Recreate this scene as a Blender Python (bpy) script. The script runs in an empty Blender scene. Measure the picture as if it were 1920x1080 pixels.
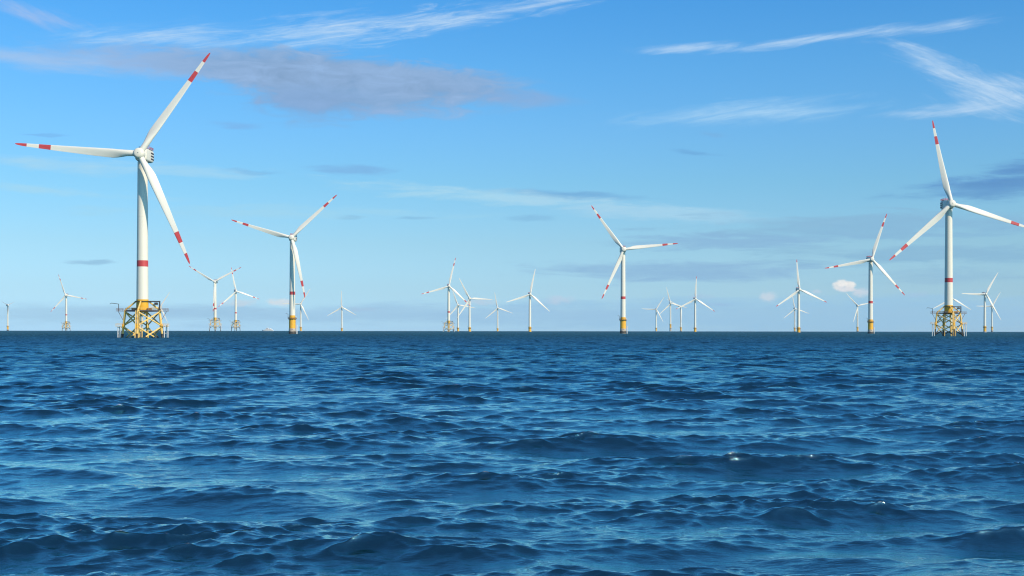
import bpy, math, random
import numpy as np
from mathutils import Vector, Matrix

R = math.radians
sc = bpy.context.scene
C = sc.collection
random.seed(7)

# ------------------------------------------------------------------ camera
F = 2640.0            # focal length in photo pixels (1920 wide)
CAM_H = 4.4           # eye height above the water
PX0, PY0 = 960.0, 618.0   # where the level line of sight meets the photo
ROLL = -0.00115
EARTH = 7.4e6         # effective radius (with refraction)

cam = bpy.data.cameras.new('camera')
camo = bpy.data.objects.new('camera', cam)
C.objects.link(camo)
cam.sensor_fit = 'HORIZONTAL'
cam.sensor_width = 36.0
cam.lens = 36.0 * F / 1920.0
cam.shift_y = (PY0 - 540.0) / 1920.0
cam.clip_start = 0.5
cam.clip_end = 60000.0
camo.location = (0, 0, CAM_H)
camo.rotation_euler = (R(90), ROLL, 0)
sc.camera = camo

# ------------------------------------------------------------------ sun, sky, exposure
SUN_AZ, SUN_EL = 48.0, 35.0      # degrees to the right of straight behind the camera; above the horizon
sdir = Vector((math.sin(R(SUN_AZ)) * math.cos(R(SUN_EL)), -math.cos(R(SUN_AZ)) * math.cos(R(SUN_EL)), math.sin(R(SUN_EL))))
sl = bpy.data.lights.new('sun', 'SUN')
sl.energy = 4.3
sl.angle = R(0.5)
sl.color = (1.0, 0.89, 0.72)
slo = bpy.data.objects.new('sun', sl)
slo.rotation_euler = sdir.to_track_quat('Z', 'Y').to_euler()
C.objects.link(slo)

sc.view_settings.view_transform = 'Standard'
sc.view_settings.look = 'None'
sc.view_settings.exposure = 0.0
sc.view_settings.gamma = 1.0
sc.view_settings.use_curve_mapping = False
sc.cycles.filter_width = 1.15

world = bpy.data.worlds.new('World')
sc.world = world
world.use_nodes = True
wt = world.node_tree
wt.nodes.clear()
WN, WL = wt.nodes, wt.links
SKY_STRENGTH = 0.10


def srgb(r, g, b):
    f = lambda c: (c / 255.0) / 12.92 if c <= 10.3 else ((c / 255.0 + 0.055) / 1.055) ** 2.4
    return (f(r), f(g), f(b), 1.0)


def ray(px, py):
    """photo pixel -> unit direction in the world"""
    d = Vector(((px - PX0) / F, (PY0 - py) / F, -1.0))
    d = camo.rotation_euler.to_matrix() @ d
    return d.normalized()


def azel(px, py):
    d = ray(px, py)
    return math.atan2(d.x, d.y), math.asin(d.z)


def wmath(op, a, b=None, c=None):
    n = WN.new('ShaderNodeMath'); n.operation = op
    for i, v in enumerate((a, b, c)):
        if v is None: continue
        if isinstance(v, (int, float)): n.inputs[i].default_value = v
        else: WL.new(v, n.inputs[i])
    return n.outputs[0]


def build_world():
    out = WN.new('ShaderNodeOutputWorld')
    bg = WN.new('ShaderNodeBackground'); bg.inputs[1].default_value = SKY_STRENGTH
    WL.new(bg.outputs[0], out.inputs[0])
    sky = WN.new('ShaderNodeTexSky'); sky.sky_type = 'NISHITA'
    sky.sun_disc = False
    sky.sun_elevation = R(SUN_EL)
    sky.sun_rotation = R(180.0 - SUN_AZ)
    sky.altitude = 0.0
    sky.air_density = 1.0
    sky.dust_density = 0.6
    sky.ozone_density = 2.0
    tc = WN.new('ShaderNodeTexCoord')
    sep = WN.new('ShaderNodeSeparateXYZ'); WL.new(tc.outputs['Generated'], sep.inputs[0])
    az = wmath('ARCTAN2', sep.outputs[0], sep.outputs[1])
    el = wmath('ARCSINE', sep.outputs[2])
    # clear-air tint by elevation (the air of that day, relative to the model sky)
    t = wmath('DIVIDE', el, R(90))
    ramp = WN.new('ShaderNodeValToRGB'); WL.new(t, ramp.inputs[0])
    els = SKY_TINT
    cr = ramp.color_ramp
    while len(cr.elements) > 1: cr.elements.remove(cr.elements[-1])
    for i, (p, c) in enumerate(els):
        e = cr.elements[0] if i == 0 else cr.elements.new(p / 90.0)
        e.position = p / 90.0
        e.color = (*c, 1)
    mul = WN.new('ShaderNodeMix'); mul.data_type = 'RGBA'; mul.blend_type = 'MULTIPLY'
    mul.inputs[0].default_value = 1.0
    WL.new(sky.outputs[0], mul.inputs[6]); WL.new(ramp.outputs[0], mul.inputs[7])
    gain = WN.new('ShaderNodeVectorMath'); gain.operation = 'SCALE'
    gain.inputs[3].default_value = 2.0
    WL.new(mul.outputs[2], gain.inputs[0])
    col = gain.outputs[0]

    comb = WN.new('ShaderNodeCombineXYZ'); WL.new(az, comb.inputs[0]); WL.new(el, comb.inputs[1])
    base = comb.outputs[0]

    def noise(scale_x, scale_y, detail, rough, seed=0.0, rot=0.0, dist=0.0):
        mp = WN.new('ShaderNodeMapping'); WL.new(base, mp.inputs[0])
        mp.vector_type = 'TEXTURE'                                # turns first, then stretches along the streak
        mp.inputs['Location'].default_value = (seed, seed * 0.7, 0)
        mp.inputs['Rotation'].default_value = (0, 0, rot)
        mp.inputs['Scale'].default_value = (1 / scale_x, 1 / scale_y, 1)
        n = WN.new('ShaderNodeTexNoise'); n.noise_dimensions = '3D'
        n.inputs['Scale'].default_value = 1.0
        n.inputs['Detail'].default_value = detail
        n.inputs['Roughness'].default_value = rough
        n.inputs['Distortion'].default_value = dist
        WL.new(mp.outputs[0], n.inputs['Vector'])
        return n

    streak = noise(18, 130, 7, 0.62, 3.1, 0.0, 0.4)           # long flat streaks
    streak_up = noise(20, 170, 8, 0.66, 9.3, R(8), 0.6)       # cirrus, climbing right
    streak_dn = noise(24, 150, 8, 0.66, 5.7, R(-24), 0.6)       # cirrus, falling right
    billow = noise(120, 170, 8, 0.62, 1.7)                       # small puffs
    # warp that breaks the outlines
    warp = noise(14, 60, 6, 0.6, 12.2)
    sub = WN.new('ShaderNodeVectorMath'); sub.operation = 'SUBTRACT'
    WL.new(warp.outputs['Color'], sub.inputs[0]); sub.inputs[1].default_value = (0.5, 0.5, 0.5)
    mulv = WN.new('ShaderNodeVectorMath'); mulv.operation = 'MULTIPLY'
    WL.new(sub.outputs[0], mulv.inputs[0]); mulv.inputs[1].default_value = (0.045, 0.011, 0)
    addv = WN.new('ShaderNodeVectorMath'); addv.operation = 'ADD'
    WL.new(base, addv.inputs[0]); WL.new(mulv.outputs[0], addv.inputs[1])
    warped = addv.outputs[0]

    fib = noise(34, 330, 9, 0.7, 21.3, R(2), 0.5)             # fine fibres inside the veils
    fib_up = noise(30, 380, 9, 0.72, 31.7, R(9), 0.8)
    fib_dn = noise(40, 300, 9, 0.72, 41.9, R(-24), 0.8)
    lump = noise(40, 130, 8, 0.62, 51.1, 0.0, 0.6)
    tex = {'s': (streak, fib), 'u': (streak_up, fib_up), 'd': (streak_dn, fib_dn), 'b': (billow, billow), 'm': (lump, lump)}

    def cloud(px, py, a, b, rot, color, opacity, kind='s', edge=0.55, rag=0.9, warp_it=True, inner=0.0, thin=None):
        """ellipse round a photo direction; a, b half sizes in photo pixels; noise wears the rim"""
        nonlocal col
        u, v = azel(px, py)
        mp = WN.new('ShaderNodeMapping'); mp.vector_type = 'TEXTURE'
        WL.new(warped if warp_it else base, mp.inputs[0])
        mp.inputs['Location'].default_value = (u, v, 0)
        mp.inputs['Rotation'].default_value = (0, 0, R(rot))
        mp.inputs['Scale'].default_value = (a / F, b / F, 1)
        ln = WN.new('ShaderNodeVectorMath'); ln.operation = 'LENGTH'; WL.new(mp.outputs[0], ln.inputs[0])
        d = wmath('MULTIPLY_ADD', wmath('SUBTRACT', tex[kind][0].outputs[0], 0.5), -2.0 * rag, ln.outputs['Value'])
        mr = WN.new('ShaderNodeMapRange'); mr.interpolation_type = 'SMOOTHSTEP'
        WL.new(d, mr.inputs[0])
        mr.inputs[1].default_value = 1.0 + 0.0
        mr.inputs[2].default_value = 1.0 - edge
        mr.inputs[3].default_value = 0.0
        mr.inputs[4].default_value = opacity
        fac = mr.outputs[0]
        if thin is None: thin = {'s': 0.3, 'u': 0.7, 'd': 0.7, 'b': 0.2, 'm': 0.15}[kind]
        mt = WN.new('ShaderNodeMapRange'); WL.new(tex[kind][1].outputs[0], mt.inputs[0])
        mt.inputs[1].default_value = 0.32; mt.inputs[2].default_value = 0.68
        mt.inputs[3].default_value = 1.0 - thin; mt.inputs[4].default_value = 1.0
        fac = wmath('MULTIPLY', fac, mt.outputs[0])
        mx = WN.new('ShaderNodeMix'); mx.data_type = 'RGBA'
        WL.new(fac, mx.inputs[0]); WL.new(col, mx.inputs[6])
        c = srgb(*color)
        k = 1.0 / SKY_STRENGTH
        if inner:                       # darker and lighter billows inside the cloud
            ms = WN.new('ShaderNodeMapRange'); WL.new(tex[kind][1].outputs[0], ms.inputs[0])
            ms.inputs[1].default_value = 0.25; ms.inputs[2].default_value = 0.75
            ms.inputs[3].default_value = k * (1 - inner); ms.inputs[4].default_value = k * (1 + inner)
            vs = WN.new('ShaderNodeVectorMath'); vs.operation = 'SCALE'
            vs.inputs[0].default_value = c[:3]; WL.new(ms.outputs[0], vs.inputs[3])
            WL.new(vs.outputs[0], mx.inputs[7])
        else:
            mx.inputs[7].default_value = (c[0] * k, c[1] * k, c[2] * k, 1)
        col = mx.outputs[2]

    for a in CLOUDS: cloud(*a)
    WL.new(col, bg.inputs[0])


# elevation (degrees) -> multiplier on the model sky (doubled again in the node tree)
SKY_TINT = [(0, (0.446, 0.778, 1.325)),
            (0.43, (0.406, 0.711, 1.195)),
            (1.56, (0.349, 0.559, 0.865)),
            (3.42, (0.331, 0.513, 0.699)),
            (5.88, (0.289, 0.517, 0.671)),
            (7.93, (0.271, 0.526, 0.719)),
            (10.47, (0.229, 0.53, 0.751)),
            (13, (0.18, 0.514, 0.775)),
            (25.0, (0.21, 0.54, 0.84)),
            (45.0, (0.22, 0.50, 0.78)),
            (90.0, (0.21, 0.45, 0.70))]

MAUVE = (141, 174, 214)
CIRR = (194, 221, 246)
CLOUDS = [
    # high white cirrus, left and centre
    (70, 30, 130, 22, -10, (168, 194, 236), 0.85, 'd', 1.1, 0.9),
    (300, 70, 300, 34, 4, (140, 196, 246), 0.6, 'u', 1.2, 1.0),
    (330, 74, 220, 24, 4, CIRR, 0.85, 'u', 1.2, 1.3),
    (560, 70, 330, 40, 5, (130, 192, 246), 0.6, 'u', 1.2, 1.0),
    (640, 54, 240, 36, 6, CIRR, 0.95, 'u', 1.3, 1.3),
    (850, 38, 260, 30, 9, CIRR, 0.9, 'u', 1.3, 1.3),
    (1050, 2, 200, 22, 12, CIRR, 0.8, 'u', 1.3, 1.2),
    # big flat grey-mauve cloud
    (80, 112, 300, 28, -2, (166, 198, 236), 0.95, 's', 1.1, 0.7),
    (300, 116, 280, 34, -3, (150, 184, 226), 0.95, 'm', 0.9, 0.6),
    (520, 128, 270, 44, -3, MAUVE, 0.95, 'm', 0.55, 0.5, True, 0.16),
    (650, 158, 300, 68, -4, MAUVE, 1.0, 'm', 0.5, 0.5, True, 0.18),
    (580, 192, 150, 50, 0, (132, 168, 212), 0.85, 'm', 0.9, 0.7, True, 0.1),
    (830, 160, 230, 46, -5, MAUVE, 0.95, 'm', 0.7, 0.6, True, 0.14),
    (970, 181, 140, 16, -3, (140, 174, 218), 0.75, 's', 1.0, 0.7),
    (450, 237, 70, 9, 0, (125, 172, 225), 0.6, 's', 1.0, 0.6),
    # cirrus, right
    (1290, 90, 140, 11, 2, CIRR, 0.9, 'u', 1.1, 0.8, False, 0, 0.5),
    (1500, 76, 220, 12, 5, CIRR, 0.9, 'u', 1.1, 0.9, False),
    (1730, 53, 180, 15, 6, CIRR, 0.75, 'u', 1.3, 0.9),
    (1690, 88, 70, 9, -8, CIRR, 0.5, 'd', 1.3, 1.0),
    (1775, 130, 150, 34, -25, CIRR, 0.9, 'd', 1.2, 0.8),
    (1870, 174, 140, 48, -16, CIRR, 0.95, 'd', 1.1, 0.8),
    (1820, 202, 190, 16, 3, CIRR, 0.8, 'u', 1.2, 0.9),
    (1410, 212, 290, 28, 2, (172, 214, 246), 1.0, 'u', 1.2, 0.9, True, 0, 0.5),
    # blue-grey bank at the right edge
    (1905, 316, 130, 24, 8, (96, 150, 206), 0.95, 's', 0.9, 1.1, True, 0.08),
    (1840, 350, 190, 20, 2, (100, 155, 208), 0.85, 's', 1.0, 1.2, True, 0.08),
    (1905, 338, 130, 40, 8, (90, 143, 200), 0.85, 's', 1.0, 1.1, True, 0.08),
    (1800, 362, 200, 14, 2, (104, 160, 208), 0.7, 's', 1.0, 1.2),
    # small dark scraps
    (1345, 252, 50, 6, -6, (120, 175, 225), 0.6, 's', 0.8, 0.8),
    (1300, 284, 55, 6, -4, (105, 165, 218), 0.7, 's', 0.8, 0.8),
    (675, 320, 95, 12, 0, (122, 172, 222), 0.65, 's', 0.8, 0.9),
    (650, 409, 45, 6, 0, (125, 180, 220), 0.6, 's', 0.8, 0.9),
    (775, 409, 50, 6, 3, (125, 180, 220), 0.6, 's', 0.8, 0.9),
    (990, 409, 60, 9, 0, (125, 180, 220), 0.6, 's', 0.8, 0.9),
    (1060, 367, 190, 10, -3, (116, 174, 220), 0.95, 's', 0.8, 0.9),
    (170, 491, 42, 6, 0, (128, 172, 208), 0.6, 's', 0.8, 0.7),
    (90, 253, 50, 4, 0, (115, 172, 228), 0.5, 's', 0.8, 0.7),
    (475, 322, 70, 5, -3, (120, 175, 222), 0.5, 's', 0.8, 0.8),
    # pale veils
    (220, 312, 320, 18, -2, (168, 216, 242), 0.8, 's', 1.0, 1.3),
    (60, 355, 300, 11, -3, (168, 218, 242), 0.8, 's', 1.0, 1.3),
    (900, 366, 380, 17, -4, (172, 218, 240), 0.95, 's', 1.0, 1.3),
    (1250, 400, 340, 20, -5, (168, 213, 238), 0.95, 's', 1.0, 1.3),
    (520, 400, 420, 16, 0, (165, 216, 239), 0.7, 's', 1.0, 1.3),
    # thin grey-blue layers on the right
    (1620, 425, 400, 34, 0, (136, 185, 218), 1.0, 's', 0.7, 1.2),
    (1750, 475, 400, 28, 0, (137, 185, 216), 0.95, 's', 0.8, 1.3),
    (1350, 452, 280, 20, 0, (138, 184, 220), 0.9, 's', 0.8, 1.2),
    (1250, 508, 340, 24, 0, (140, 184, 220), 0.95, 's', 0.8, 1.1),
    (1800, 520, 300, 18, 0, (140, 185, 216), 0.6, 's', 0.9, 1.2),
    # low blue bank over the horizon
    (1500, 590, 900, 42, 0, (150, 200, 233), 0.85, 's', 0.6, 0.6),
    (700, 590, 700, 26, 0, (154, 200, 233), 0.75, 's', 0.7, 0.6),
    (150, 588, 500, 26, 0, (156, 202, 232), 0.6, 's', 0.8, 0.7),
    # puffs
    (530, 568, 36, 10, 0, (220, 230, 236), 0.95, 'b', 0.7, 0.9, False),
    (450, 568, 48, 9, 0, (200, 220, 234), 0.85, 'b', 0.8, 0.9, False),
    (900, 566, 42, 9, 0, (188, 212, 232), 0.8, 'b', 0.8, 0.9, False),
    (1045, 562, 42, 10, 0, (190, 212, 233), 0.85, 'b', 0.8, 0.9, False),
    (680, 580, 40, 7, 0, (168, 200, 230), 0.5, 'b', 0.8, 0.9, False),
    (1315, 556, 26, 8, 0, (172, 202, 230), 0.5, 'b', 0.8, 0.9, False),
    (1440, 556, 20, 13, 0, (205, 220, 233), 0.9, 'b', 0.8, 0.8, False),
    (1531, 547, 12, 5, 0, (195, 214, 232), 0.7, 'b', 0.8, 0.8, False),
    (1571, 535, 12, 10, 0, (240, 239, 237), 0.95, 'b', 0.6, 0.55, False, 0.10),
    (1579, 530, 13, 10, 0, (248, 246, 242), 0.98, 'b', 0.5, 0.55, False, 0.08),
    (1593, 535, 13, 10, -20, (246, 243, 238), 0.98, 'b', 0.5, 0.55, False, 0.10),
    (1587, 542, 23, 7, -4, (226, 228, 232), 0.95, 'b', 0.6, 0.6, False, 0.12),
    (1614, 547, 22, 11, 0, (212, 222, 233), 0.85, 'b', 0.7, 0.8, False),
    (1720, 553, 26, 8, 0, (172, 202, 230), 0.5, 'b', 0.8, 0.9, False),
    (1345, 571, 40, 5, 0, (150, 190, 228), 0.5, 'b', 0.8, 0.9, False),
]
build_world()

# ------------------------------------------------------------------ materials


def material(name, color, rough=0.5, metal=0.0, vary=0.08, scale=0.6, stretch=(1, 1, 1), dirt=None, spec=0.5):
    m = bpy.data.materials.new(name)
    m.use_nodes = True
    nt = m.node_tree
    b = nt.nodes['Principled BSDF']
    b.inputs['Roughness'].default_value = rough
    b.inputs['Metallic'].default_value = metal
    b.inputs['Specular IOR Level'].default_value = spec
    tc = nt.nodes.new('ShaderNodeTexCoord')
    mp = nt.nodes.new('ShaderNodeMapping'); mp.inputs['Scale'].default_value = stretch
    nt.links.new(tc.outputs['Object'], mp.inputs[0])
    n = nt.nodes.new('ShaderNodeTexNoise')
    n.inputs['Scale'].default_value = scale; n.inputs['Detail'].default_value = 5
    nt.links.new(mp.outputs[0], n.inputs['Vector'])
    mx = nt.nodes.new('ShaderNodeMix'); mx.data_type = 'RGBA'
    c2 = dirt if dirt else tuple(c * (1 - vary) for c in color)
    mr = nt.nodes.new('ShaderNodeMapRange')
    mr.inputs[1].default_value = 0.35; mr.inputs[2].default_value = 0.75
    if dirt: mr.inputs[1].default_value, mr.inputs[2].default_value = 0.5, 0.7
    nt.links.new(n.outputs[0], mr.inputs[0]); nt.links.new(mr.outputs[0], mx.inputs[0])
    mx.inputs[6].default_value = (*color, 1); mx.inputs[7].default_value = (*c2, 1)
    nt.links.new(mx.outputs[2], b.inputs['Base Color'])
    return m


WHITE = material('white_paint', (0.85, 0.77, 0.60), 0.45, vary=0.07, scale=0.25, stretch=(1, 1, 0.15))
BLADE = material('blade_gelcoat', (0.85, 0.78, 0.63), 0.5, vary=0.06, scale=0.08)
SHADEBLADE = material('shaded_gelcoat', (0.30, 0.34, 0.35), 0.5, vary=0.06, scale=0.08)  # same gelcoat as the other blades, with shade put into its colour
RED = material('red_paint', (0.62, 0.065, 0.06), 0.45, vary=0.15, scale=0.5)
YELLOW = material('yellow_paint', (0.92, 0.46, 0.025), 0.5, vary=0.12, scale=0.4)
LATTICE = material('worn_yellow_steel', (0.95, 0.60, 0.16), 0.55, scale=0.5, dirt=(0.66, 0.38, 0.11))
RUST = material('rusty_steel', (0.30, 0.13, 0.06), 0.7, vary=0.4, scale=0.8)
DARK = material('dark_steel', (0.06, 0.05, 0.05), 0.6, vary=0.3, scale=1.0)
GREY = material('grey_steel', (0.30, 0.30, 0.31), 0.5, vary=0.2, scale=1.0)
WEED = material('splash_zone', (0.05, 0.045, 0.035), 0.7, scale=0.8, dirt=(0.12, 0.10, 0.07))
STAIN = material('stained_concrete', (0.52, 0.44, 0.34), 0.75, scale=0.5, dirt=(0.30, 0.22, 0.15))
FENDER = material('white_fender_paint', (0.78, 0.76, 0.70), 0.5, vary=0.1)
GLASS = material('dark_window', (0.03, 0.04, 0.05), 0.1)
HULL = material('white_hull_paint', (0.88, 0.85, 0.78), 0.4, vary=0.04)

# ------------------------------------------------------------------ mesh helpers


class MB:
    def __init__(s): s.v, s.f, s.m = [], [], []

    def ring_loft(s, rings, mats=None, cap=True, mat=0):
        """rings: lists of points, all the same length; mats: material index per gap"""
        n = len(rings[0]); b0 = len(s.v)
        for r in rings: s.v += [tuple(p) for p in r]
        for i in range(len(rings) - 1):
            mi = mats[i] if mats else mat
            for j in range(n):
                a, b = b0 + i * n + j, b0 + i * n + (j + 1) % n
                s.f.append((a, b, b + n, a + n)); s.m.append(mi)
        if cap:
            s.f.append(tuple(b0 + j for j in range(n))[::-1]); s.m.append(mats[0] if mats else mat)
            e = b0 + (len(rings) - 1) * n
            s.f.append(tuple(e + j for j in range(n))); s.m.append(mats[-1] if mats else mat)

    def tube(s, p0, p1, r0, r1=None, n=10, mat=0):
        p0, p1 = Vector(p0), Vector(p1)
        r1 = r0 if r1 is None else r1
        d = (p1 - p0).normalized()
        x = d.orthogonal().normalized(); y = d.cross(x)
        mk = lambda p, r: [p + (x * math.cos(2 * math.pi * k / n) + y * math.sin(2 * math.pi * k / n)) * r for k in range(n)]
        s.ring_loft([mk(p0, r0), mk(p1, r1)], mat=mat)

    def path(s, pts, r, n=8, mat=0):
        for a, b in zip(pts[:-1], pts[1:]): s.tube(a, b, r, r, n, mat)

    def lathe(s, prof, n=40, mats=None, mat=0, cap=True):
        """prof: (radius, z) from bottom to top"""
        s.ring_loft([[(r * math.cos(2 * math.pi * k / n), r * math.sin(2 * math.pi * k / n), z) for k in range(n)] for r, z in prof], mats, cap, mat)

    def box(s, lo, hi, mat=0, bev=0.0):
        (x0, y0, z0), (x1, y1, z1) = lo, hi
        b = min(bev, (x1 - x0) / 3, (y1 - y0) / 3, (z1 - z0) / 3)
        if b <= 0: b = 0.02 * min(x1 - x0, y1 - y0, z1 - z0)

        def rect(i, z):
            X0, X1, Y0, Y1 = x0 + i, x1 - i, y0 + i, y1 - i
            return [(X0 + b, Y0, z), (X1 - b, Y0, z), (X1, Y0 + b, z), (X1, Y1 - b, z), (X1 - b, Y1, z), (X0 + b, Y1, z), (X0, Y1 - b, z), (X0, Y0 + b, z)]
        s.ring_loft([rect(b, z0), rect(0, z0 + b), rect(0, z1 - b), rect(b, z1)], mat=mat)

    def mesh(s, name, mats, angle=35):
        me = bpy.data.meshes.new(name)
        me.from_pydata(s.v, [], s.f)
        for m in (mats if isinstance(mats, (list, tuple)) else [mats]): me.materials.append(m)
        me.polygons.foreach_set('material_index', s.m)
        me.polygons.foreach_set('use_smooth', [True] * len(s.f))
        me.update()
        me.set_sharp_from_angle(angle=R(angle))
        return me

    def build(s, name, mats, parent=None, angle=35):
        o = bpy.data.objects.new(name, s.mesh(name, mats, angle))
        C.objects.link(o)
        if parent: o.parent = parent
        return o


def empty(name, loc=(0, 0, 0)):
    o = bpy.data.objects.new(name, None)
    o.empty_display_size = 2.0
    o.location = loc
    C.objects.link(o)
    return o


def copy_tree(o, parent=None):
    c = o.copy()
    C.objects.link(c)
    if parent: c.parent = parent
    for ch in list(o.children): copy_tree(ch, c)
    return c


# ------------------------------------------------------------------ turbine parts (metres, sea level z = 0, rotor faces -y)
RADIUS, HUB_Z, OVER = 63.0, 95.5, 6.6
TILT = R(5)


def blade_mesh(name, mode):
    """mode: 'band' two red bands, 'tip' red tip only, 'plain'"""
    mb = MB()
    rr = [0.022, 0.045, 0.07, 0.10, 0.135, 0.17, 0.21, 0.26, 0.32, 0.39, 0.46, 0.54, 0.62, 0.715, 0.76, 0.81, 0.86, 0.907, 0.945, 0.97, 0.987, 1.0]
    cx = [0, .05, .10, .15, .21, .30, .40, .60, .80, .90, .96, .99, 1.0]
    cc = [3.0, 3.0, 3.25, 4.0, 4.6, 4.35, 3.95, 3.05, 2.15, 1.65, 1.25, .75, .18]
    tx = [0, .05, .10, .15, .21, .30, .40, .60, .80, 1.0]
    tt = [1, 1, .88, .62, .44, .33, .27, .21, .17, .15]
    wx = [0, .1, .2, .35, .5, .7, .85, 1.0]
    ww = [14, 14, 12, 8.5, 5.5, 2.5, .8, -.5]
    N = 22
    rings, mats = [], []
    for i, r in enumerate(rr):
        c = float(np.interp(r, cx, cc)) * (1.0 if mode == 'band' or r < 0.06 else 1.15); t = float(np.interp(r, tx, tt)); tw = -R(float(np.interp(r, wx, ww)))
        blend = min(1.0, max(0.0, (r - 0.05) / 0.14)); blend = blend * blend * (3 - 2 * blend)
        bend = -1.6 * max(0.0, r - 0.3) ** 2                     # blades curve into the wind
        ring = []
        for k in range(N):
            a = 2 * math.pi * k / N
            # circle
            xc, yc = 0.5 * c * math.cos(a), 0.5 * c * math.sin(a)
            # airfoil: leading edge +x
            s = 0.5 * (1 + math.cos(a))                           # 1 at the leading edge
            q = 1 - s
            th = 5 * t * (0.2969 * math.sqrt(q) - 0.126 * q - 0.3516 * q * q + 0.2843 * q ** 3 - 0.1015 * q ** 4) * c
            cam_ = 0.03 * c * 4 * q * (1 - q)
            ya = (th if math.sin(a) > 0 else -th * 0.8) + cam_
            xa = (0.32 - q) * c
            x, y = xc * (1 - blend) + xa * blend, yc * (1 - blend) + ya * blend
            ring.append((x * math.cos(tw) - y * math.sin(tw), x * math.sin(tw) + y * math.cos(tw) + bend * 2.2, r * RADIUS))
        rings.append(ring)
        if i:
            mid = 0.5 * (rr[i] + rr[i - 1])
            red = (mode == 'band' and (0.715 < mid < 0.81 or mid > 0.907)) or (mode == 'tip' and mid > 0.907)
            mats.append(1 if red else 0)
    mb.ring_loft(rings, mats)
    return mb.mesh(name, [SHADEBLADE if mode == 'grey' else BLADE, RED], 50)


BLADES = {k: blade_mesh('blade', k) for k in ('band', 'tip', 'plain', 'grey')}


def blade_matrix(deg):
    return Matrix.Rotation(-TILT, 4, 'X') @ Matrix.Rotation(R(90 - deg), 4, 'Y')


def add_blade(root, kind, deg, scale=1.0):
    o = bpy.data.objects.new('blade', BLADES[kind])
    C.objects.link(o); o.parent = root
    m = Matrix.Translation((0, -OVER, HUB_Z)) @ blade_matrix(deg)
    if scale != 1.0: m = m @ Matrix.Scale(scale, 4)
    o.matrix_local = m
    return o


def upper_works(root, z0, band=True):
    """tower, nacelle and hub on a foundation whose top is at z0"""
    r = lambda z: 3.02 + (2.5 - 3.02) * (z - z0) / (92.0 - z0)
    mb = MB()
    zs = [z0, 30.0, 38.2, 41.4, 52.0, 64.0, 64.02, 78.0, 92.0]
    prof, mats = [], []
    for z in zs:
        prof.append((r(z), z))
    for i in range(1, len(zs)):
        mid = 0.5 * (zs[i] + zs[i - 1])
        mats.append(1 if 38.2 < mid < 41.4 else 0)
    mb.lathe(prof, 48, mats)
    t = mb.build('tower', [WHITE, RED if band else WHITE], root)
    # flange rings, a few millimetres proud
    for z in (30.0, 64.0):
        mb = MB(); mb.lathe([(r(z) - 0.3, z - 0.12), (r(z) + 0.035, z - 0.12), (r(z) + 0.035, z + 0.12), (r(z) - 0.3, z + 0.12)], 48)
        mb.build('flange', WHITE, t)
    # nacelle: a rounded hull lofted along y
    mb = MB()

    def sec(y, w, zt, zb, rad):
        pts = []
        for cx_, cz_, a0 in ((w - rad, zt - rad, 0), (-w + rad, zt - rad, 90), (-w + rad, zb + rad, 180), (w - rad, zb + rad, 270)):
            for k in range(5):
                a = R(a0 + 22.5 * k)
                pts.append((cx_ + rad * math.cos(a), y, cz_ + rad * math.sin(a)))
        return pts
    zc = HUB_Z
    mb.ring_loft([sec(-4.2, 2.2, zc + 2.2, zc - 2.3, 1.6), sec(-3.4, 2.9, zc + 3.0, zc - 3.0, 1.2), sec(0.0, 3.1, zc + 3.3, zc - 3.2, 1.0),
                  sec(9.0, 3.1, zc + 3.4, zc - 3.0, 1.0), sec(10.6, 3.0, zc + 3.3, zc - 2.6, 1.0), sec(11.2, 2.5, zc + 2.8, zc - 1.9, 0.9)])
    nac = mb.build('nacelle', WHITE, root)
    # cooling louvres on both rear flanks
    for sx in (-1, 1):
        mb = MB()
        for k in range(3):
            z = zc - 1.7 + 1.5 * k
            x0, x1 = sorted((sx * 3.02, sx * 3.22))
            mb.box((x0, 4.6, z), (x1, 10.2, z + 0.75), 0, 0.04)
        mb.build('louvre', DARK, nac)
    # hoist platform on the rear of the roof, red edged
    mb = MB()
    mb.box((-2.9, 3.2, zc + 3.38), (2.9, 10.8, zc + 3.6), 0, 0.05)
    pl = mb.build('hoist_platform', GREY, nac)
    mb = MB()
    cs = [(-2.8, 3.3), (2.8, 3.3), (2.8, 10.7), (-2.8, 10.7)]
    for i in range(4):
        a, b = cs[i], cs[(i + 1) % 4]
        for h in (0.6, 1.15): mb.tube((*a, zc + 3.6 + h), (*b, zc + 3.6 + h), 0.09, n=6)
        for k in range(4):
            f = k / 4
            p = (a[0] + (b[0] - a[0]) * f, a[1] + (b[1] - a[1]) * f)
            mb.tube((*p, zc + 3.55), (*p, zc + 4.8), 0.07, n=6)
    mb.build('railing', RED, pl)
    # wind mast
    mb = MB(); mb.tube((0.8, 9.8, zc + 3.6), (0.8, 9.8, zc + 6.6), 0.07, n=6); mb.tube((0.2, 9.8, zc + 6.2), (1.4, 9.8, zc + 6.2), 0.06, n=6)
    mb.build('wind_mast', GREY, nac)
    # hub: drum with a flat pale nose and three root collars
    mb = MB()
    prof = [(2.2, -2.3), (2.75, -1.9), (2.85, 0.9), (2.65, 1.7), (2.2, 2.3), (1.75, 2.55), (0.3, 2.62)]
    mb.lathe(prof, 36)
    rot = Matrix.Translation((0, -OVER, HUB_Z)) @ Matrix.Rotation(R(90) - TILT, 4, 'X')
    hub = mb.build('hub', WHITE, root)
    hub.matrix_local = rot
    mb = MB(); mb.lathe([(0.28, 2.615), (0.28, 2.70), (0.1, 2.74)], 16)
    mb.build('nose_cap', GREY, hub)


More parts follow.
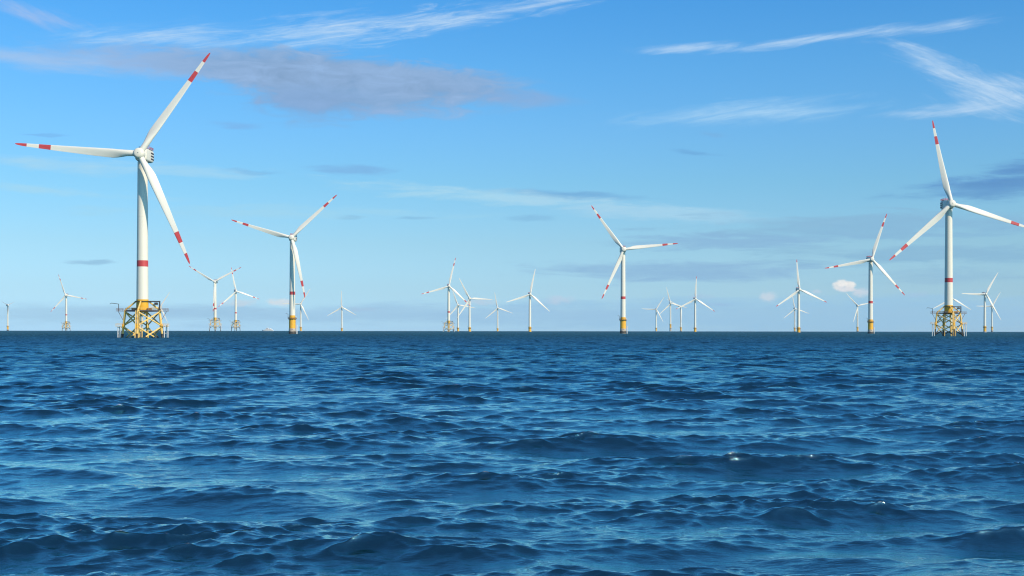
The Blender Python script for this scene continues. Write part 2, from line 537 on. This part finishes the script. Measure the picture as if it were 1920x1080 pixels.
def railing(mb, pts, z, h=1.15, rad=0.06, closed=True, step=1.6):
    pts = [Vector((p[0], p[1], z)) for p in pts]
    pairs = list(zip(pts, pts[1:] + pts[:1])) if closed else list(zip(pts[:-1], pts[1:]))
    for a, b in pairs:
        for k in (0.55, 1.0):
            mb.tube(a + Vector((0, 0, h * k)), b + Vector((0, 0, h * k)), rad, n=5)
        m = max(1, int((b - a).length / step))
        for i in range(m):
            p = a + (b - a) * (i / m)
            mb.tube(p, p + Vector((0, 0, h)), rad, n=5)


def jacket_foundation(root):
    J = []
    aw = lambda z: 10.6 - 0.116 * z                      # half diagonal at height z
    P = lambda k, z: Vector((aw(z) * math.cos(R(90 * k)), aw(z) * math.sin(R(90 * k)), z))
    # legs
    for k in range(4):
        mb = MB()
        mb.tube(P(k, -9), P(k, 3.8), 0.66, 0.66, 14, 1)
        mb.tube(P(k, 3.8), P(k, 15.9), 0.62, 0.62, 14, 0)
        for z in (7.6,):
            mb.tube(P(k, z - 0.9), P(k, z + 0.9), 0.84, 0.84, 14, 2)
        J.append(mb.build('leg', [LATTICE, WEED, YELLOW], root))
    # cross braces, one X per bay and side
    for k in range(4):
        for z0, z1 in ((7.9, 15.0), (-0.6, 7.3)):
            mb = MB()
            low = 1 if z0 < 0 else 0
            for a, b in (((k, z0), (k + 1, z1)), ((k + 1, z0), (k, z1))):
                p, q = P(*a), P(*b)
                if low:
                    m = p + (q - p) * 0.36
                    mb.tube(p, m, 0.36, n=9, mat=1); mb.tube(m, q, 0.36, n=9, mat=0)
                else:
                    mb.tube(p, q, 0.36, n=9, mat=0)
            J.append(mb.build('cross_brace', [LATTICE, WEED], root))
    # deck with edge beams
    mb = MB()
    n4 = [P(k, 15.5) for k in range(4)]
    for a, b in zip(n4, n4[1:] + n4[:1]): mb.tube(a, b, 0.38, n=9)
    for a in n4: mb.tube(a, Vector((0, 0, 15.5)) + a.normalized() * 0 + Vector((a.x * .3, a.y * .3, 0)), 0.32, n=8)
    b0 = len(mb.v)
    s = [(a.x * 0.93, a.y * 0.93) for a in n4]
    mb.ring_loft([[(x, y, 15.62) for x, y in s], [(x, y, 15.80) for x, y in s]])
    deck = mb.build('deck', DARK, root); J.append(deck)
    mb = MB(); railing(mb, [(a.x * 1.0, a.y * 1.0) for a in n4], 15.8, rad=0.07, step=2.0)
    J.append(mb.build('railing', LATTICE, deck))
    # yellow centre piece with dark collar and four slanting struts
    mb = MB()
    mb.lathe([(2.3, 14.6), (2.9, 15.3), (3.12, 16.2), (3.06, 21.4)], 44)
    tp = mb.build('transition_piece', YELLOW, root)
    mb = MB(); mb.lathe([(3.0, 20.3), (3.75, 20.3), (3.75, 20.62), (3.0, 20.62)], 40)
    c = mb.build('collar', DARK, tp)
    for k in range(4):
        mb = MB(); a = P(k, 16.0); d = Vector((math.cos(R(90 * k)), math.sin(R(90 * k)), 0))
        mb.tube(d * 3.3 + Vector((0, 0, 20.4)), a, 0.42, 0.46, 10)
        J.append(mb.build('strut', LATTICE, root))
    # deck equipment
    mb = MB(); mb.box((-4.6, -4.0, 15.81), (-2.2, -1.8, 17.1), 0, 0.05); J.append(mb.build('cabinet', DARK, root))
    mb = MB(); mb.box((3.2, -4.2, 15.81), (5.4, -2.2, 16.9), 0, 0.05); J.append(mb.build('cabinet', RUST, root))
    # crane on the right leg
    mb = MB()
    mb.tube((9.0, -0.6, 16.0), (9.0, -0.6, 20.6), 0.42, 0.36, 10)
    mb.tube((3.6, -0.8, 20.35), (9.3, -0.6, 20.35), 0.28, 0.28, 8)
    mb.box((6.4, -1.4, 18.6), (8.0, 0.1, 19.8), 0, 0.05)
    mb.tube((7.2, -0.6, 19.8), (7.2, -0.6, 20.3), 0.1, n=6)
    J.append(mb.build('crane', DARK, root))
    # small side platforms with davit (left)
    mb = MB()
    mb.box((-13.2, -1.5, 15.3), (-9.3, 1.5, 15.55), 0, 0.03)
    mb.tube((-12.4, 0, 15.2), (-9.6, 0, 10.2), 0.14, n=6)
    railing(mb, [(-13.1, -1.4), (-13.1, 1.4), (-9.8, 1.4), (-9.8, -1.4)], 15.55, rad=0.06)
    J.append(mb.build('side_platform', RUST, root))
    mb = MB()
    mb.tube((-12.2, 0, 15.5), (-12.2, 0, 19.0), 0.20, 0.16, 8)
    mb.path([(-12.2, 0, 19.0), (-16.0, 0, 19.5), (-16.6, 0, 19.0)], 0.14, 6)
    J.append(mb.build('davit', DARK, root))
    mb = MB()
    mb.box((9.6, -1.4, 15.3), (13.2, 1.4, 15.55), 0, 0.03)
    railing(mb, [(13.1, -1.3), (13.1, 1.3), (9.8, 1.3), (9.8, -1.3)], 15.55, rad=0.06)
    mb.tube((12.4, 0, 15.2), (9.6, 0, 10.4), 0.14, n=6)
    J.append(mb.build('side_platform', RUST, root))
    # boat landings: white fender tubes, left and right
    for sx, xs, zt in ((-1, (11.0, 11.9, 12.5), 7.4), (1, (11.4, 12.3, 13.2), 8.6)):
        mb = MB()
        for i, x in enumerate(xs):
            mb.tube((sx * x, (-0.8, 0.4, -0.4)[i], -4), (sx * x, (-0.8, 0.4, -0.4)[i], zt), 0.24, n=8)
        for z in (1.0, 4.0, zt - 0.4):
            mb.tube((sx * 10.0, 0, z), (sx * xs[-1], 0, z), 0.13, n=6)
        lb = mb.build('boat_landing', FENDER, root); J.append(lb)
        mb = MB(); mb.box((min(sx * 9.8, sx * 13.5), -1.3, 7.55), (max(sx * 9.8, sx * 13.5), 1.3, 7.8), 0, 0.03)
        railing(mb, [(sx * 13.4, -1.2), (sx * 13.4, 1.2), (sx * 10.2, 1.2), (sx * 10.2, -1.2)], 7.8, rad=0.06)
        mb.build('landing_platform', LATTICE, lb)
    mb = MB()                                                     # access ladder and cable tubes by the near leg
    for x in (-1.0, 0.9): mb.tube((x, -11.2, -3), (x * 0.9, -9.6, 15.6), 0.22, n=8)
    for k in range(24):
        z = 0.5 + k * 0.62; y = -11.2 + 1.6 * (z + 3) / 18.6
        mb.tube((-1.0, y, z), (0.9, y, z), 0.06, n=5)
    J.append(mb.build('ladder', LATTICE, root))
    mb = MB()
    for x, y in ((2.0, 1.0), (-1.6, 1.8), (0.4, -2.2)):
        mb.tube((x * 1.4, y * 1.4, -4), (x, y, 15.5), 0.3, n=8)
    J.append(mb.build('cable_tube', LATTICE, root))
    return J


def round_foundation(root):
    J = []
    mb = MB()
    mb.lathe([(3.75, -9), (3.6, -0.5), (3.45, 4.2), (3.35, 5.0), (3.3, 14.0)], 44, [1, 1, 0, 0])
    base = mb.build('foundation', [YELLOW, STAIN], root)
    mb = MB(); mb.lathe([(3.32, -1.5), (3.72, -1.5), (3.66, 1.2), (3.3, 1.2)], 44)
    mb.build('waterline_band', WEED, base)
    mb = MB(); mb.lathe([(3.1, 14.0), (3.05, 17.4)], 44)
    mb.build('transition_piece', YELLOW, root)
    mb = MB()
    mb.lathe([(3.1, 14.0), (4.55, 14.0), (4.6, 14.4), (3.1, 14.4)], 40)
    for k in range(10):
        a = R(36 * k)
        mb.tube((3.2 * math.cos(a), 3.2 * math.sin(a), 12.6), (4.4 * math.cos(a), 4.4 * math.sin(a), 14.0), 0.12, n=6)
    pl = mb.build('platform', RUST, root)
    mb = MB(); railing(mb, [(4.45 * math.cos(R(22.5 * k)), 4.45 * math.sin(R(22.5 * k))) for k in range(16)], 14.4, 1.2, 0.07, step=1.9)
    mb.build('railing', DARK, pl)
    mb = MB()
    mb.tube((-4.1, -1.0, 14.4), (-4.1, -1.0, 18.6), 0.18, n=8); mb.path([(-4.1, -1.0, 18.6), (-6.4, -1.2, 19.4)], 0.14, 6)
    J.append(mb.build('davit', DARK, root))
    mb = MB(); mb.box((3.3, -2.0, 14.41), (4.4, -0.9, 16.1), 0, 0.04)
    J.append(mb.build('cabinet', WHITE, root))
    mb = MB()
    for x, y in ((4.4, -1.0), (4.4, 0.8), (5.1, -0.1)):
        mb.tube((x, y, -4), (x, y, 7.2), 0.22, n=8)
    for z in (1.0, 3.2, 5.4, 7.0): mb.tube((3.1, -0.1, z), (5.1, -0.1, z), 0.12, n=6)
    for k in range(20): mb.tube((4.4, -1.0, 0.3 + 0.35 * k), (4.4, 0.8, 0.3 + 0.35 * k), 0.05, n=5)
    lb = mb.build('boat_landing', FENDER, root); J.append(lb)
    mb = MB()
    for y in (-0.35, 0.35): mb.tube((3.75, y, 6.5), (3.75, y, 14.2), 0.07, n=5)
    for k in range(20): mb.tube((3.75, -0.35, 6.6 + 0.38 * k), (3.75, 0.35, 6.6 + 0.38 * k), 0.05, n=5)
    mb.build('ladder', GREY, lb)
    return J


def make_turbine(kind, blade):
    root = empty('wind_turbine')
    if kind == 'jacket': jacket_foundation(root); z0 = 21.4
    else: round_foundation(root); z0 = 17.4
    upper_works(root, z0, blade == 'band')
    for a in (90, 210, 330): add_blade(root, blade, a)
    return root


# hub pixel, rotor radius in pixels, first blade angle (image, anticlockwise from right), foundation, blade paint, yaw, foundation turn, label
G_J, G_R, G_F = 'turbines on yellow lattice jackets', 'turbines on round yellow bases', 'far white turbines along the horizon'
T = [
    # near and middle
    (261.0, 288.0, 232.0, 55.6, 'jacket', 'band', 0, 0, G_J, 'tallest wind turbine at left, red banded blades, on a large yellow lattice jacket'),
    (1784.2, 382.0, 161.5, 101.7, 'jacket', 'band', 0, 4, G_J, 'tall wind turbine at right with one blade cut by the picture edge, on lattice jacket'),
    (546.3, 445.5, 117.5, 43.5, 'round', 'band', 0, 0, G_R, 'red banded turbine on round yellow base, one blade hanging straight down its tower'),
    (1169.2, 467.5, 102.5, 126.0, 'round', 'band', 0, 0, G_R, 'red banded turbine on round yellow base standing right of the centre, blade pointing right'),
    (1634.8, 486.0, 91.0, 71.0, 'round', 'band', 0, 0, G_R, 'red banded turbine on round yellow base beside the small white puff of cloud'),
    (402.2, 528.2, 57.0, 28.5, 'jacket', 'band', 0, 10, G_J, 'lattice jacket turbine in Y pose under the blade tip of the tallest turbine'),
    (842.0, 536.3, 55.0, 76.5, 'jacket', 'band', 8, 5, G_J, 'lattice jacket turbine in the middle distance with three far turbines behind it'),
    (443.0, 546.0, 45.8, 101.0, 'jacket', 'band', 22, 0, G_J, 'lattice jacket turbine with dark nacelle side showing, left of the white ship'),
    (122.8, 553.6, 41.5, 109.5, 'jacket', 'band', 0, 8, G_J, 'smallest lattice jacket turbine, left of the tallest turbine'),
    # far
    (1499.4, 542.8, 57.0, 94.5, 'round', 'tip', 6, 0, G_F, 'far white turbine with upright blade and pale yellow base, a smaller one at its left'),
    (994.4, 551.8, 49.0, 78.0, 'round', 'plain', 8, 0, G_F, 'plain white turbine alone right of the middle cluster, yellow base'),
    (1848.8, 551.4, 48.3, 58.6, 'round', 'plain', 6, 0, G_F, 'larger of two crossing white turbines right of the tall lattice jacket'),
    (880.7, 559.7, 43.3, 117.0, 'round', 'plain', 4, 0, G_F, 'white turbine with yellow base whose blade points right, right of the middle jacket'),
    (1304.3, 560.7, 43.0, 86.5, 'round', 'tip', 4, 0, G_F, 'rightmost and tallest of the four far turbines in a row, upright blade'),
    (1785.0, 559.4, 41.5, 88.0, 'round', 'plain', 0, 0, G_F, 'far turbine mostly hidden behind the tower and jacket of the tall right turbine'),
    (566.0 - 2.6, 570.0, 34.5, 57.5, 'round', 'plain', 0, 0, G_F, 'far white turbine half hidden just right of the round based turbine by the ship'),
    (858.7, 572.0, 34.0, 110.0, 'round', 'plain', 0, 0, G_F, 'small white turbine directly between the middle jacket turbine and the yellow based one'),
    (300.0, 576.0, 33.5, 57.5, 'round', 'plain', 0, 0, G_F, 'far turbine seen through the right side of the large left lattice jacket'),
    (1608.7, 573.3, 32.0, 132.5, 'round', 'plain', 0, 0, G_F, 'small white turbine under the puff of cloud, one blade along its tower'),
    (640.6, 576.0, 31.5, 91.0, 'round', 'plain', 0, 0, G_F, 'small white turbine standing alone with one blade straight up, right of the ship'),
    (1861.0, 574.0, 31.0, 59.5, 'round', 'plain', 0, 0, G_F, 'smaller of two crossing white turbines, nearest the right picture edge'),
    (1257.5, 568.7, 31.5, 104.0, 'round', 'plain', 0, 0, G_F, 'second from the left in the row of four far turbines'),
    (933.0, 577.5, 30.5, 100.5, 'round', 'plain', 0, 0, G_F, 'smallest white turbine between the middle cluster and the lone yellow based one'),
    (1277.0, 576.0, 30.0, 30.0, 'round', 'plain', 0, 0, G_F, 'third from the left in the row of four far turbines, blades in a Y'),
    (1490.6, 578.7, 28.5, 100.0, 'round', 'plain', 0, 0, G_F, 'small far turbine overlapped by the taller pale yellow based turbine'),
    (1230.7, 580.0, 27.8, 57.5, 'round', 'plain', 0, 0, G_F, 'leftmost and smallest in the row of four far turbines'),
    (15.6, 572.3, 31.0, 30.0, 'round', 'grey', 38, 0, G_F, 'thin far turbine with short blades coloured as if shaded by the left picture edge'),
]


def sea_level(d): return -d * d / (2 * EARTH)


def place(root, hx, hy, rp, deg, yaw, turn, bscale=1.0):
    Y = F * RADIUS / rp
    d = ray(hx, hy)
    hub = Vector((0, 0, CAM_H)) + d * (Y / d.y)
    yr = R(yaw)
    off = Vector((math.sin(yr) * OVER, -math.cos(yr) * OVER, 0))
    root.location = (hub.x - off.x, hub.y - off.y, 0)
    root.rotation_euler = (0, 0, yr)
    dist = math.hypot(root.location.x, root.location.y)
    z = hub.z - HUB_Z
    root.location.z = z
    k = 0
    for ch in root.children:
        if ch.name.startswith('blade'):
            m = Matrix.Translation((0, -OVER, HUB_Z)) @ blade_matrix(deg + 120 * k)
            if bscale != 1: m = m @ Matrix.Scale(bscale, 4)
            ch.matrix_local = m; k += 1
        elif not ch.name.startswith(('tower', 'nacelle', 'hub')):
            ch.rotation_euler.z = R(turn - yaw)
    print('turbine', round(hx), 'dist', round(dist), 'base above sea', round(z - sea_level(dist), 2))


protos = {}
for (hx, hy, rp, deg, kind, bl, yaw, turn, grp, lab) in T:
    if (kind, bl) not in protos:
        o = protos[(kind, bl)] = make_turbine(kind, bl)
    else:
        o = copy_tree(protos[(kind, bl)])
    place(o, hx, hy, rp, deg, yaw, turn, 0.45 if hx < 30 else 1.0)
    o['label'] = lab; o['category'] = 'wind turbine'; o['group'] = grp

# ------------------------------------------------------------------ ship
def make_ship():
    L = 42.0
    root = empty('ship')
    mb = MB()
    rings = []
    # hull lofted from bow (-x) to stern (+x)
    for f in (0.0, .04, .1, .2, .35, .6, .85, 1.0):
        x = -L / 2 + f * L
        w = 4.4 * min(1.0, (f / .35) ** .55 if f > 0 else 0.02) * (0.92 if f == 1 else 1)
        top = 4.6 - 1.6 * min(1, f / .45)
        bow = 1 - min(1, f / .12)
        x_low = x + 3.0 * bow
        rings.append([(x_low, -w * .55, -1.5), (x_low * .7 + x * .3, -w * .9, .8), (x, -w, top), (x, w, top), (x_low * .7 + x * .3, w * .9, .8), (x_low, w * .55, -1.5)])
    mb.ring_loft(rings)
    hull = mb.build('hull', HULL, root)
    mb = MB(); mb.box((-9.5, -3.8, 2.9), (19.0, 3.8, 6.0), 0, 0.5); mb.box((-6.5, -3.4, 6.0), (16.0, 3.4, 8.4), 0, 0.5)
    sup = mb.build('superstructure', HULL, root)
    mb = MB()
    for k in range(9): mb.box((-5.6 + 2.3 * k, -3.48, 6.7), (-4.0 + 2.3 * k, -3.38, 7.6), 0, 0.02)
    for k in range(10): mb.box((-8.2 + 2.5 * k, -3.88, 4.0), (-6.6 + 2.5 * k, -3.78, 5.0), 0, 0.02)
    mb.build('window', GLASS, sup)
    mb = MB(); mb.box((-4.6, -3.0, 8.4), (4.4, 3.0, 10.6), 0, 0.5)
    br = mb.build('bridge', HULL, root)
    mb = MB(); mb.box((-4.66, -2.5, 9.2), (-4.56, 2.5, 10.1), 0, 0.02); mb.box((-4.0, -3.07, 9.2), (3.6, -2.97, 10.1), 0, 0.02)
    mb.build('window', GLASS, br)
    mb = MB(); mb.tube((1.5, 0, 10.6), (1.5, 0, 18.5), 0.5, 0.2, 8); mb.tube((1.5, -2.0, 14.0), (1.5, 2.0, 14.0), 0.2, n=6); mb.tube((-0.5, 0, 13.2), (1.5, 0, 13.2), 0.25, n=6)
    mb.tube((3.2, 0, 10.6), (1.6, 0, 15.0), 0.25, 0.2, 6)
    mb.build('mast', HULL, root)
    mb = MB(); mb.box((9.0, -1.6, 8.4), (12.6, 1.6, 10.6), 0, 0.4); mb.build('funnel', HULL, root)
    return root


ship = make_ship()
Ys = 5000.0
d = ray(501.5, 618); p = Vector((0, 0, CAM_H)) + d * (Ys / d.y)
ship.location = (p.x, p.y, sea_level(p.length) - 0.2)
ship.rotation_euler = (0, 0, R(-6))
ship['label'] = 'low white ship with a mast sailing on the horizon'
ship['category'] = 'ship'

# ------------------------------------------------------------------ sea
def build_sea():
    rng = np.random.default_rng(11)
    q0, q1, q2 = 1.05, 1.0023, 1.03
    r = [2.0]
    while r[-1] < 19: r.append(r[-1] * q0)
    while r[-1] < 1500: r.append(r[-1] * q1)
    while r[-1] < 13000: r.append(r[-1] * q2)
    r = np.array(r, dtype=np.float64)
    dr = np.gradient(r)
    dense = np.arange(-26.0, 26.0, 0.04)
    coarse = np.arange(27.0, 333.0, 3.0)
    th = np.radians(np.concatenate([dense, coarse]))              # from +y towards +x
    nth = len(th)
    nd = len(dense)
    X0 = (r[:, None] * np.sin(th)[None, :]).astype(np.float32)
    Y0 = (r[:, None] * np.cos(th)[None, :]).astype(np.float32)
    nr = len(r)
    LONG = [np.zeros((nr, nth), np.float32) for _ in range(4)]     # height, x shift, y shift, fold
    SHORT = [np.zeros((nr, nth), np.float32) for _ in range(4)]
    lost = np.zeros(nr, np.float32)                                # slope variance the mesh is too coarse to carry
    lam_p = PEAK
    lams = np.exp(np.linspace(math.log(0.2), math.log(26.0), NWAVE))
    dln = math.log(26.0 / 0.2) / NWAVE
    main = R(96.0)                                                 # direction of travel, from +x
    for lam in lams:
        lam = float(lam * math.exp(rng.normal(0, dln * 0.4)))
        k = 2 * math.pi / lam
        x = lam / lam_p
        if lam > 2.2: mss = MSS_LONG * dln * math.exp(-1.1 * x ** 2.2) * (1 + 2.5 * math.exp(-((math.log(x)) / 0.30) ** 2))
        else: mss = MSS_SHORT * dln * (1.0 + 0.8 * math.exp(-((math.log(lam / 0.6)) / 0.5) ** 2)) * min(1.0, (lam / 0.6) ** 0.9)
        a = math.sqrt(2 * mss) / k
        sp = R(20 + 20 * min(1.0, max(0.0, math.log(lam_p / lam) / 3.0)))
        phi = main + rng.normal(0, sp)
        kx, ky = k * math.cos(phi), k * math.sin(phi)
        ph = rng.uniform(0, 2 * math.pi)
        fac = np.clip((lam / dr - 2.0) / 1.8, 0, 1)
        lost += (mss * (1 - fac ** 2)).astype(np.float32)
        rows = np.nonzero(fac > 0)[0]
        if len(rows) == 0: continue
        e = rows[-1] + 1
        arg = (kx * X0[:e, :nd] + ky * Y0[:e, :nd] + ph)
        w = (fac[:e, None] * a).astype(np.float32)
        s, c = np.sin(arg), np.cos(arg)
        A = LONG if lam > 2.2 else SHORT
        A[0][:e, :nd] += w * c
        A[1][:e, :nd] -= w * s * np.float32(CHOP * math.cos(phi))
        A[2][:e, :nd] -= w * s * np.float32(CHOP * math.sin(phi))
        A[3][:e, :nd] -= w * c * np.float32(CHOP * k)
    # ripples ride higher on the crests and in gusty patches
    patch = np.zeros((nr, nth), np.float32)
    for _ in range(14):
        lam = math.exp(rng.uniform(math.log(7), math.log(45))); phi = rng.uniform(0, 2 * math.pi)
        k = 2 * math.pi / lam
        patch += np.cos(np.float32(k * math.cos(phi)) * X0 + np.float32(k * math.sin(phi)) * Y0 + np.float32(rng.uniform(0, 6.3)))
    sig = float(LONG[0][:300, :nd].std())
    mod = np.clip(1.0 + 0.32 * LONG[0] / sig + 0.10 * patch, 0.5, 2.0)
    H, DX, DY, J = (a + b * mod for a, b in zip(LONG, SHORT))
    del LONG, SHORT, patch
    X, Y = X0 + DX, Y0 + DY
    Z = H - ((r * r) / (2 * EARTH)).astype(np.float32)[:, None]
    co = np.stack([X, Y, Z], -1).reshape(-1, 3)
    hole = len(co)
    co = np.vstack([co, [[0, 0, 0]]]).astype(np.float32)
    i = np.arange(nr - 1)[:, None] * nth; j = np.arange(nth)[None, :]; j2 = (j + 1) % nth
    quads = np.stack([i + j2, i + nth + j2, i + nth + j, i + j], -1).reshape(-1, 4)
    tris = np.stack([np.full(nth, hole), (np.arange(nth) + 1) % nth, np.arange(nth)], -1)
    me = bpy.data.meshes.new('sea')
    me.vertices.add(len(co)); me.vertices.foreach_set('co', co.ravel())
    nl = quads.size + tris.size
    me.loops.add(nl); me.loops.foreach_set('vertex_index', np.concatenate([quads.ravel(), tris.ravel()]).astype(np.int32))
    nq, ntri = len(quads), len(tris)
    me.polygons.add(nq + ntri)
    starts = np.concatenate([np.arange(nq) * 4, nq * 4 + np.arange(ntri) * 3]).astype(np.int32)
    me.polygons.foreach_set('loop_start', starts)
    me.polygons.foreach_set('use_smooth', np.ones(nq + ntri, bool))
    at = me.attributes.new('fold', 'FLOAT', 'POINT')
    at.data.foreach_set('value', np.append(-J.ravel(), 0).astype(np.float32))
    at = me.attributes.new('lost', 'FLOAT', 'POINT')
    at.data.foreach_set('value', np.append(np.repeat(lost, nth), 0).astype(np.float32))
    me.update(calc_edges=True)
    o = bpy.data.objects.new('sea', me)
    C.objects.link(o)
    o['kind'] = 'structure'
    me.materials.append(sea_material())
    print('sea verts', len(co), 'Hs', 4 * float(H[:300, :nd].std()), 'fold p99', np.percentile(J[60:600, :nd], 1), 'lost', lost[0], lost[300], lost[-1])
    return o


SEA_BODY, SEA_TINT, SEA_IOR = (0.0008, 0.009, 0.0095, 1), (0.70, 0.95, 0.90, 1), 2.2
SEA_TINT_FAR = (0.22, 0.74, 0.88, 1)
PEAK, MSS_LONG, MSS_SHORT, CHOP, NWAVE = 8.0, 0.0120, 0.0098, 1.3, 380


def sea_material():
    m = bpy.data.materials.new('sea_water')
    m.use_nodes = True
    nt = m.node_tree; N, L = nt.nodes, nt.links
    N.remove(N['Principled BSDF'])
    body = N.new('ShaderNodeBsdfDiffuse'); body.inputs[0].default_value = SEA_BODY
    gloss = N.new('ShaderNodeBsdfGlossy'); gloss.inputs[0].default_value = SEA_TINT
    fres = N.new('ShaderNodeFresnel'); fres.inputs[0].default_value = SEA_IOR
    water = N.new('ShaderNodeMixShader')
    L.new(body.outputs[0], water.inputs[1]); L.new(gloss.outputs[0], water.inputs[2])
    geo = N.new('ShaderNodeNewGeometry')

    def noise(sx, sy, detail, rough, seed, rot=0.0):
        mp = N.new('ShaderNodeMapping'); L.new(geo.outputs['Position'], mp.inputs[0])
        mp.inputs['Scale'].default_value = (sx, sy, 0.5)
        mp.inputs['Rotation'].default_value = (0, 0, rot)
        mp.inputs['Location'].default_value = (seed, seed, seed)
        n = N.new('ShaderNodeTexNoise'); n.inputs['Scale'].default_value = 1
        n.inputs['Detail'].default_value = detail; n.inputs['Roughness'].default_value = rough
        L.new(mp.outputs[0], n.inputs['Vector'])
        return n.outputs[0]
    n1 = noise(1.1, 2.6, 6, 0.62, 3.0, R(5))
    n2 = noise(0.45, 0.7, 4, 0.6, 8.0, R(-8))
    bp1 = N.new('ShaderNodeBump'); bp1.inputs['Strength'].default_value = 1.0; bp1.inputs['Distance'].default_value = 0.045
    L.new(n1, bp1.inputs['Height'])
    bp2 = N.new('ShaderNodeBump'); bp2.inputs['Strength'].default_value = 1.0; bp2.inputs['Distance'].default_value = 1.2
    lost = N.new('ShaderNodeAttribute'); lost.attribute_name = 'lost'
    # longer waves that the mesh no longer carries far out come back as bump
    mr = N.new('ShaderNodeMapRange'); L.new(lost.outputs['Fac'], mr.inputs[0])
    mr.inputs[1].default_value = 0.018; mr.inputs[2].default_value = 0.042
    mr.inputs[3].default_value = 0.0; mr.inputs[4].default_value = 1.0
    L.new(mr.outputs[0], bp2.inputs['Strength'])
    L.new(n2, bp2.inputs['Height']); L.new(bp1.outputs[0], bp2.inputs['Normal'])
    for s in (body, gloss, fres): L.new(bp2.outputs[0], s.inputs['Normal'])
    # reflection boosted for contrast, dimmed by hand where ripples outrun the mesh
    inv = N.new('ShaderNodeMath'); inv.operation = 'SUBTRACT'; inv.inputs[0].default_value = 1.0; L.new(fres.outputs[0], inv.inputs[1])
    sq = N.new('ShaderNodeMath'); sq.operation = 'MULTIPLY'; L.new(inv.outputs[0], sq.inputs[0]); L.new(inv.outputs[0], sq.inputs[1])
    one = N.new('ShaderNodeMath'); one.operation = 'SUBTRACT'; one.inputs[0].default_value = 1.0; L.new(sq.outputs[0], one.inputs[1])
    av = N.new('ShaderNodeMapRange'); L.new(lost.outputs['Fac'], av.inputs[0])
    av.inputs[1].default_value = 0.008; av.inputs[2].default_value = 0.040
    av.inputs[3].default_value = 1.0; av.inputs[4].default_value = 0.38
    # noise streaks brighten and dim the far reflection, painting in wave-face speckle
    row = noise(0.5, 0.05, 7, 0.75, 33.0, R(20))
    rm = N.new('ShaderNodeMapRange'); L.new(row, rm.inputs[0])
    rm.inputs[1].default_value = 0.35; rm.inputs[2].default_value = 0.65
    rm.inputs[3].default_value = 0.25; rm.inputs[4].default_value = 1.7
    amt = N.new('ShaderNodeMapRange'); L.new(lost.outputs['Fac'], amt.inputs[0])
    amt.inputs[1].default_value = 0.010; amt.inputs[2].default_value = 0.042
    rmx = N.new('ShaderNodeMix'); L.new(amt.outputs[0], rmx.inputs[0]); rmx.inputs[2].default_value = 1.0; L.new(rm.outputs[0], rmx.inputs[3])
    av2 = N.new('ShaderNodeMath'); av2.operation = 'MULTIPLY'; L.new(av.outputs[0], av2.inputs[0]); L.new(rmx.outputs[0], av2.inputs[1])
    fc = N.new('ShaderNodeMath'); fc.operation = 'MULTIPLY'; fc.use_clamp = True; L.new(one.outputs[0], fc.inputs[0]); L.new(av2.outputs[0], fc.inputs[1])
    L.new(fc.outputs[0], water.inputs[0])
    # roughness from the unresolved ripples
    rr = N.new('ShaderNodeMapRange'); L.new(lost.outputs['Fac'], rr.inputs[0])
    rr.inputs[1].default_value = 0.018; rr.inputs[2].default_value = 0.042
    rr.inputs[3].default_value = 0.025; rr.inputs[4].default_value = 0.6
    # foam flecks on folding crests
    fold = N.new('ShaderNodeAttribute'); fold.attribute_name = 'fold'
    f1 = noise(5.0, 9.0, 6, 0.7, 1.0)
    f2 = noise(0.12, 0.2, 3, 0.5, 14.0)
    a = N.new('ShaderNodeMath'); a.operation = 'MULTIPLY_ADD'; L.new(f1, a.inputs[0]); a.inputs[1].default_value = 0.9; L.new(fold.outputs['Fac'], a.inputs[2])
    a2 = N.new('ShaderNodeMath'); a2.operation = 'MULTIPLY_ADD'; L.new(f2, a2.inputs[0]); a2.inputs[1].default_value = 1.0; L.new(a.outputs[0], a2.inputs[2])
    fm = N.new('ShaderNodeMapRange'); fm.interpolation_type = 'SMOOTHSTEP'; L.new(a2.outputs[0], fm.inputs[0])
    fm.inputs[1].default_value = FOAM; fm.inputs[2].default_value = FOAM + 0.5; fm.inputs[4].default_value = 0.3
    L.new(rr.outputs[0], gloss.inputs['Roughness'])
    # reflection tint goes bluer far out, colour standing in for unresolved wave reflections
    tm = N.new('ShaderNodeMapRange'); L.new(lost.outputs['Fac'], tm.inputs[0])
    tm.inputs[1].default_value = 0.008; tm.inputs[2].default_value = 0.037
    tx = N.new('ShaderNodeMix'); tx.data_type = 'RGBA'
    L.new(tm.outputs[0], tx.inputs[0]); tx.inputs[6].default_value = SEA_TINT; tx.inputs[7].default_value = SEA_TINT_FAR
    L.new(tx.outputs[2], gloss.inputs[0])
    fb = N.new('ShaderNodeBsdfDiffuse'); fb.inputs[0].default_value = (0.75, 0.78, 0.8, 1)
    ms = N.new('ShaderNodeMixShader')
    L.new(fm.outputs[0], ms.inputs[0]); L.new(water.outputs[0], ms.inputs[1]); L.new(fb.outputs[0], ms.inputs[2])
    L.new(ms.outputs[0], N['Material Output'].inputs[0])
    return m


FOAM = 2.0
build_sea()

# ------------------------------------------------------------------ air
def build_haze():
    mb = MB()
    mb.box((-14500, -14500, -60), (14500, 14500, 200))
    m = bpy.data.materials.new('haze_air'); m.use_nodes = True
    nt = m.node_tree; nt.nodes.clear()
    out = nt.nodes.new('ShaderNodeOutputMaterial')
    v = nt.nodes.new('ShaderNodeVolumePrincipled')
    v.inputs['Color'].default_value = (0.85, 0.93, 1.0, 1)
    v.inputs['Density'].default_value = HAZE
    nt.links.new(v.outputs[0], out.inputs['Volume'])
    o = mb.build('haze', m)
    o['kind'] = 'stuff'


HAZE = 2.0e-5
build_haze()
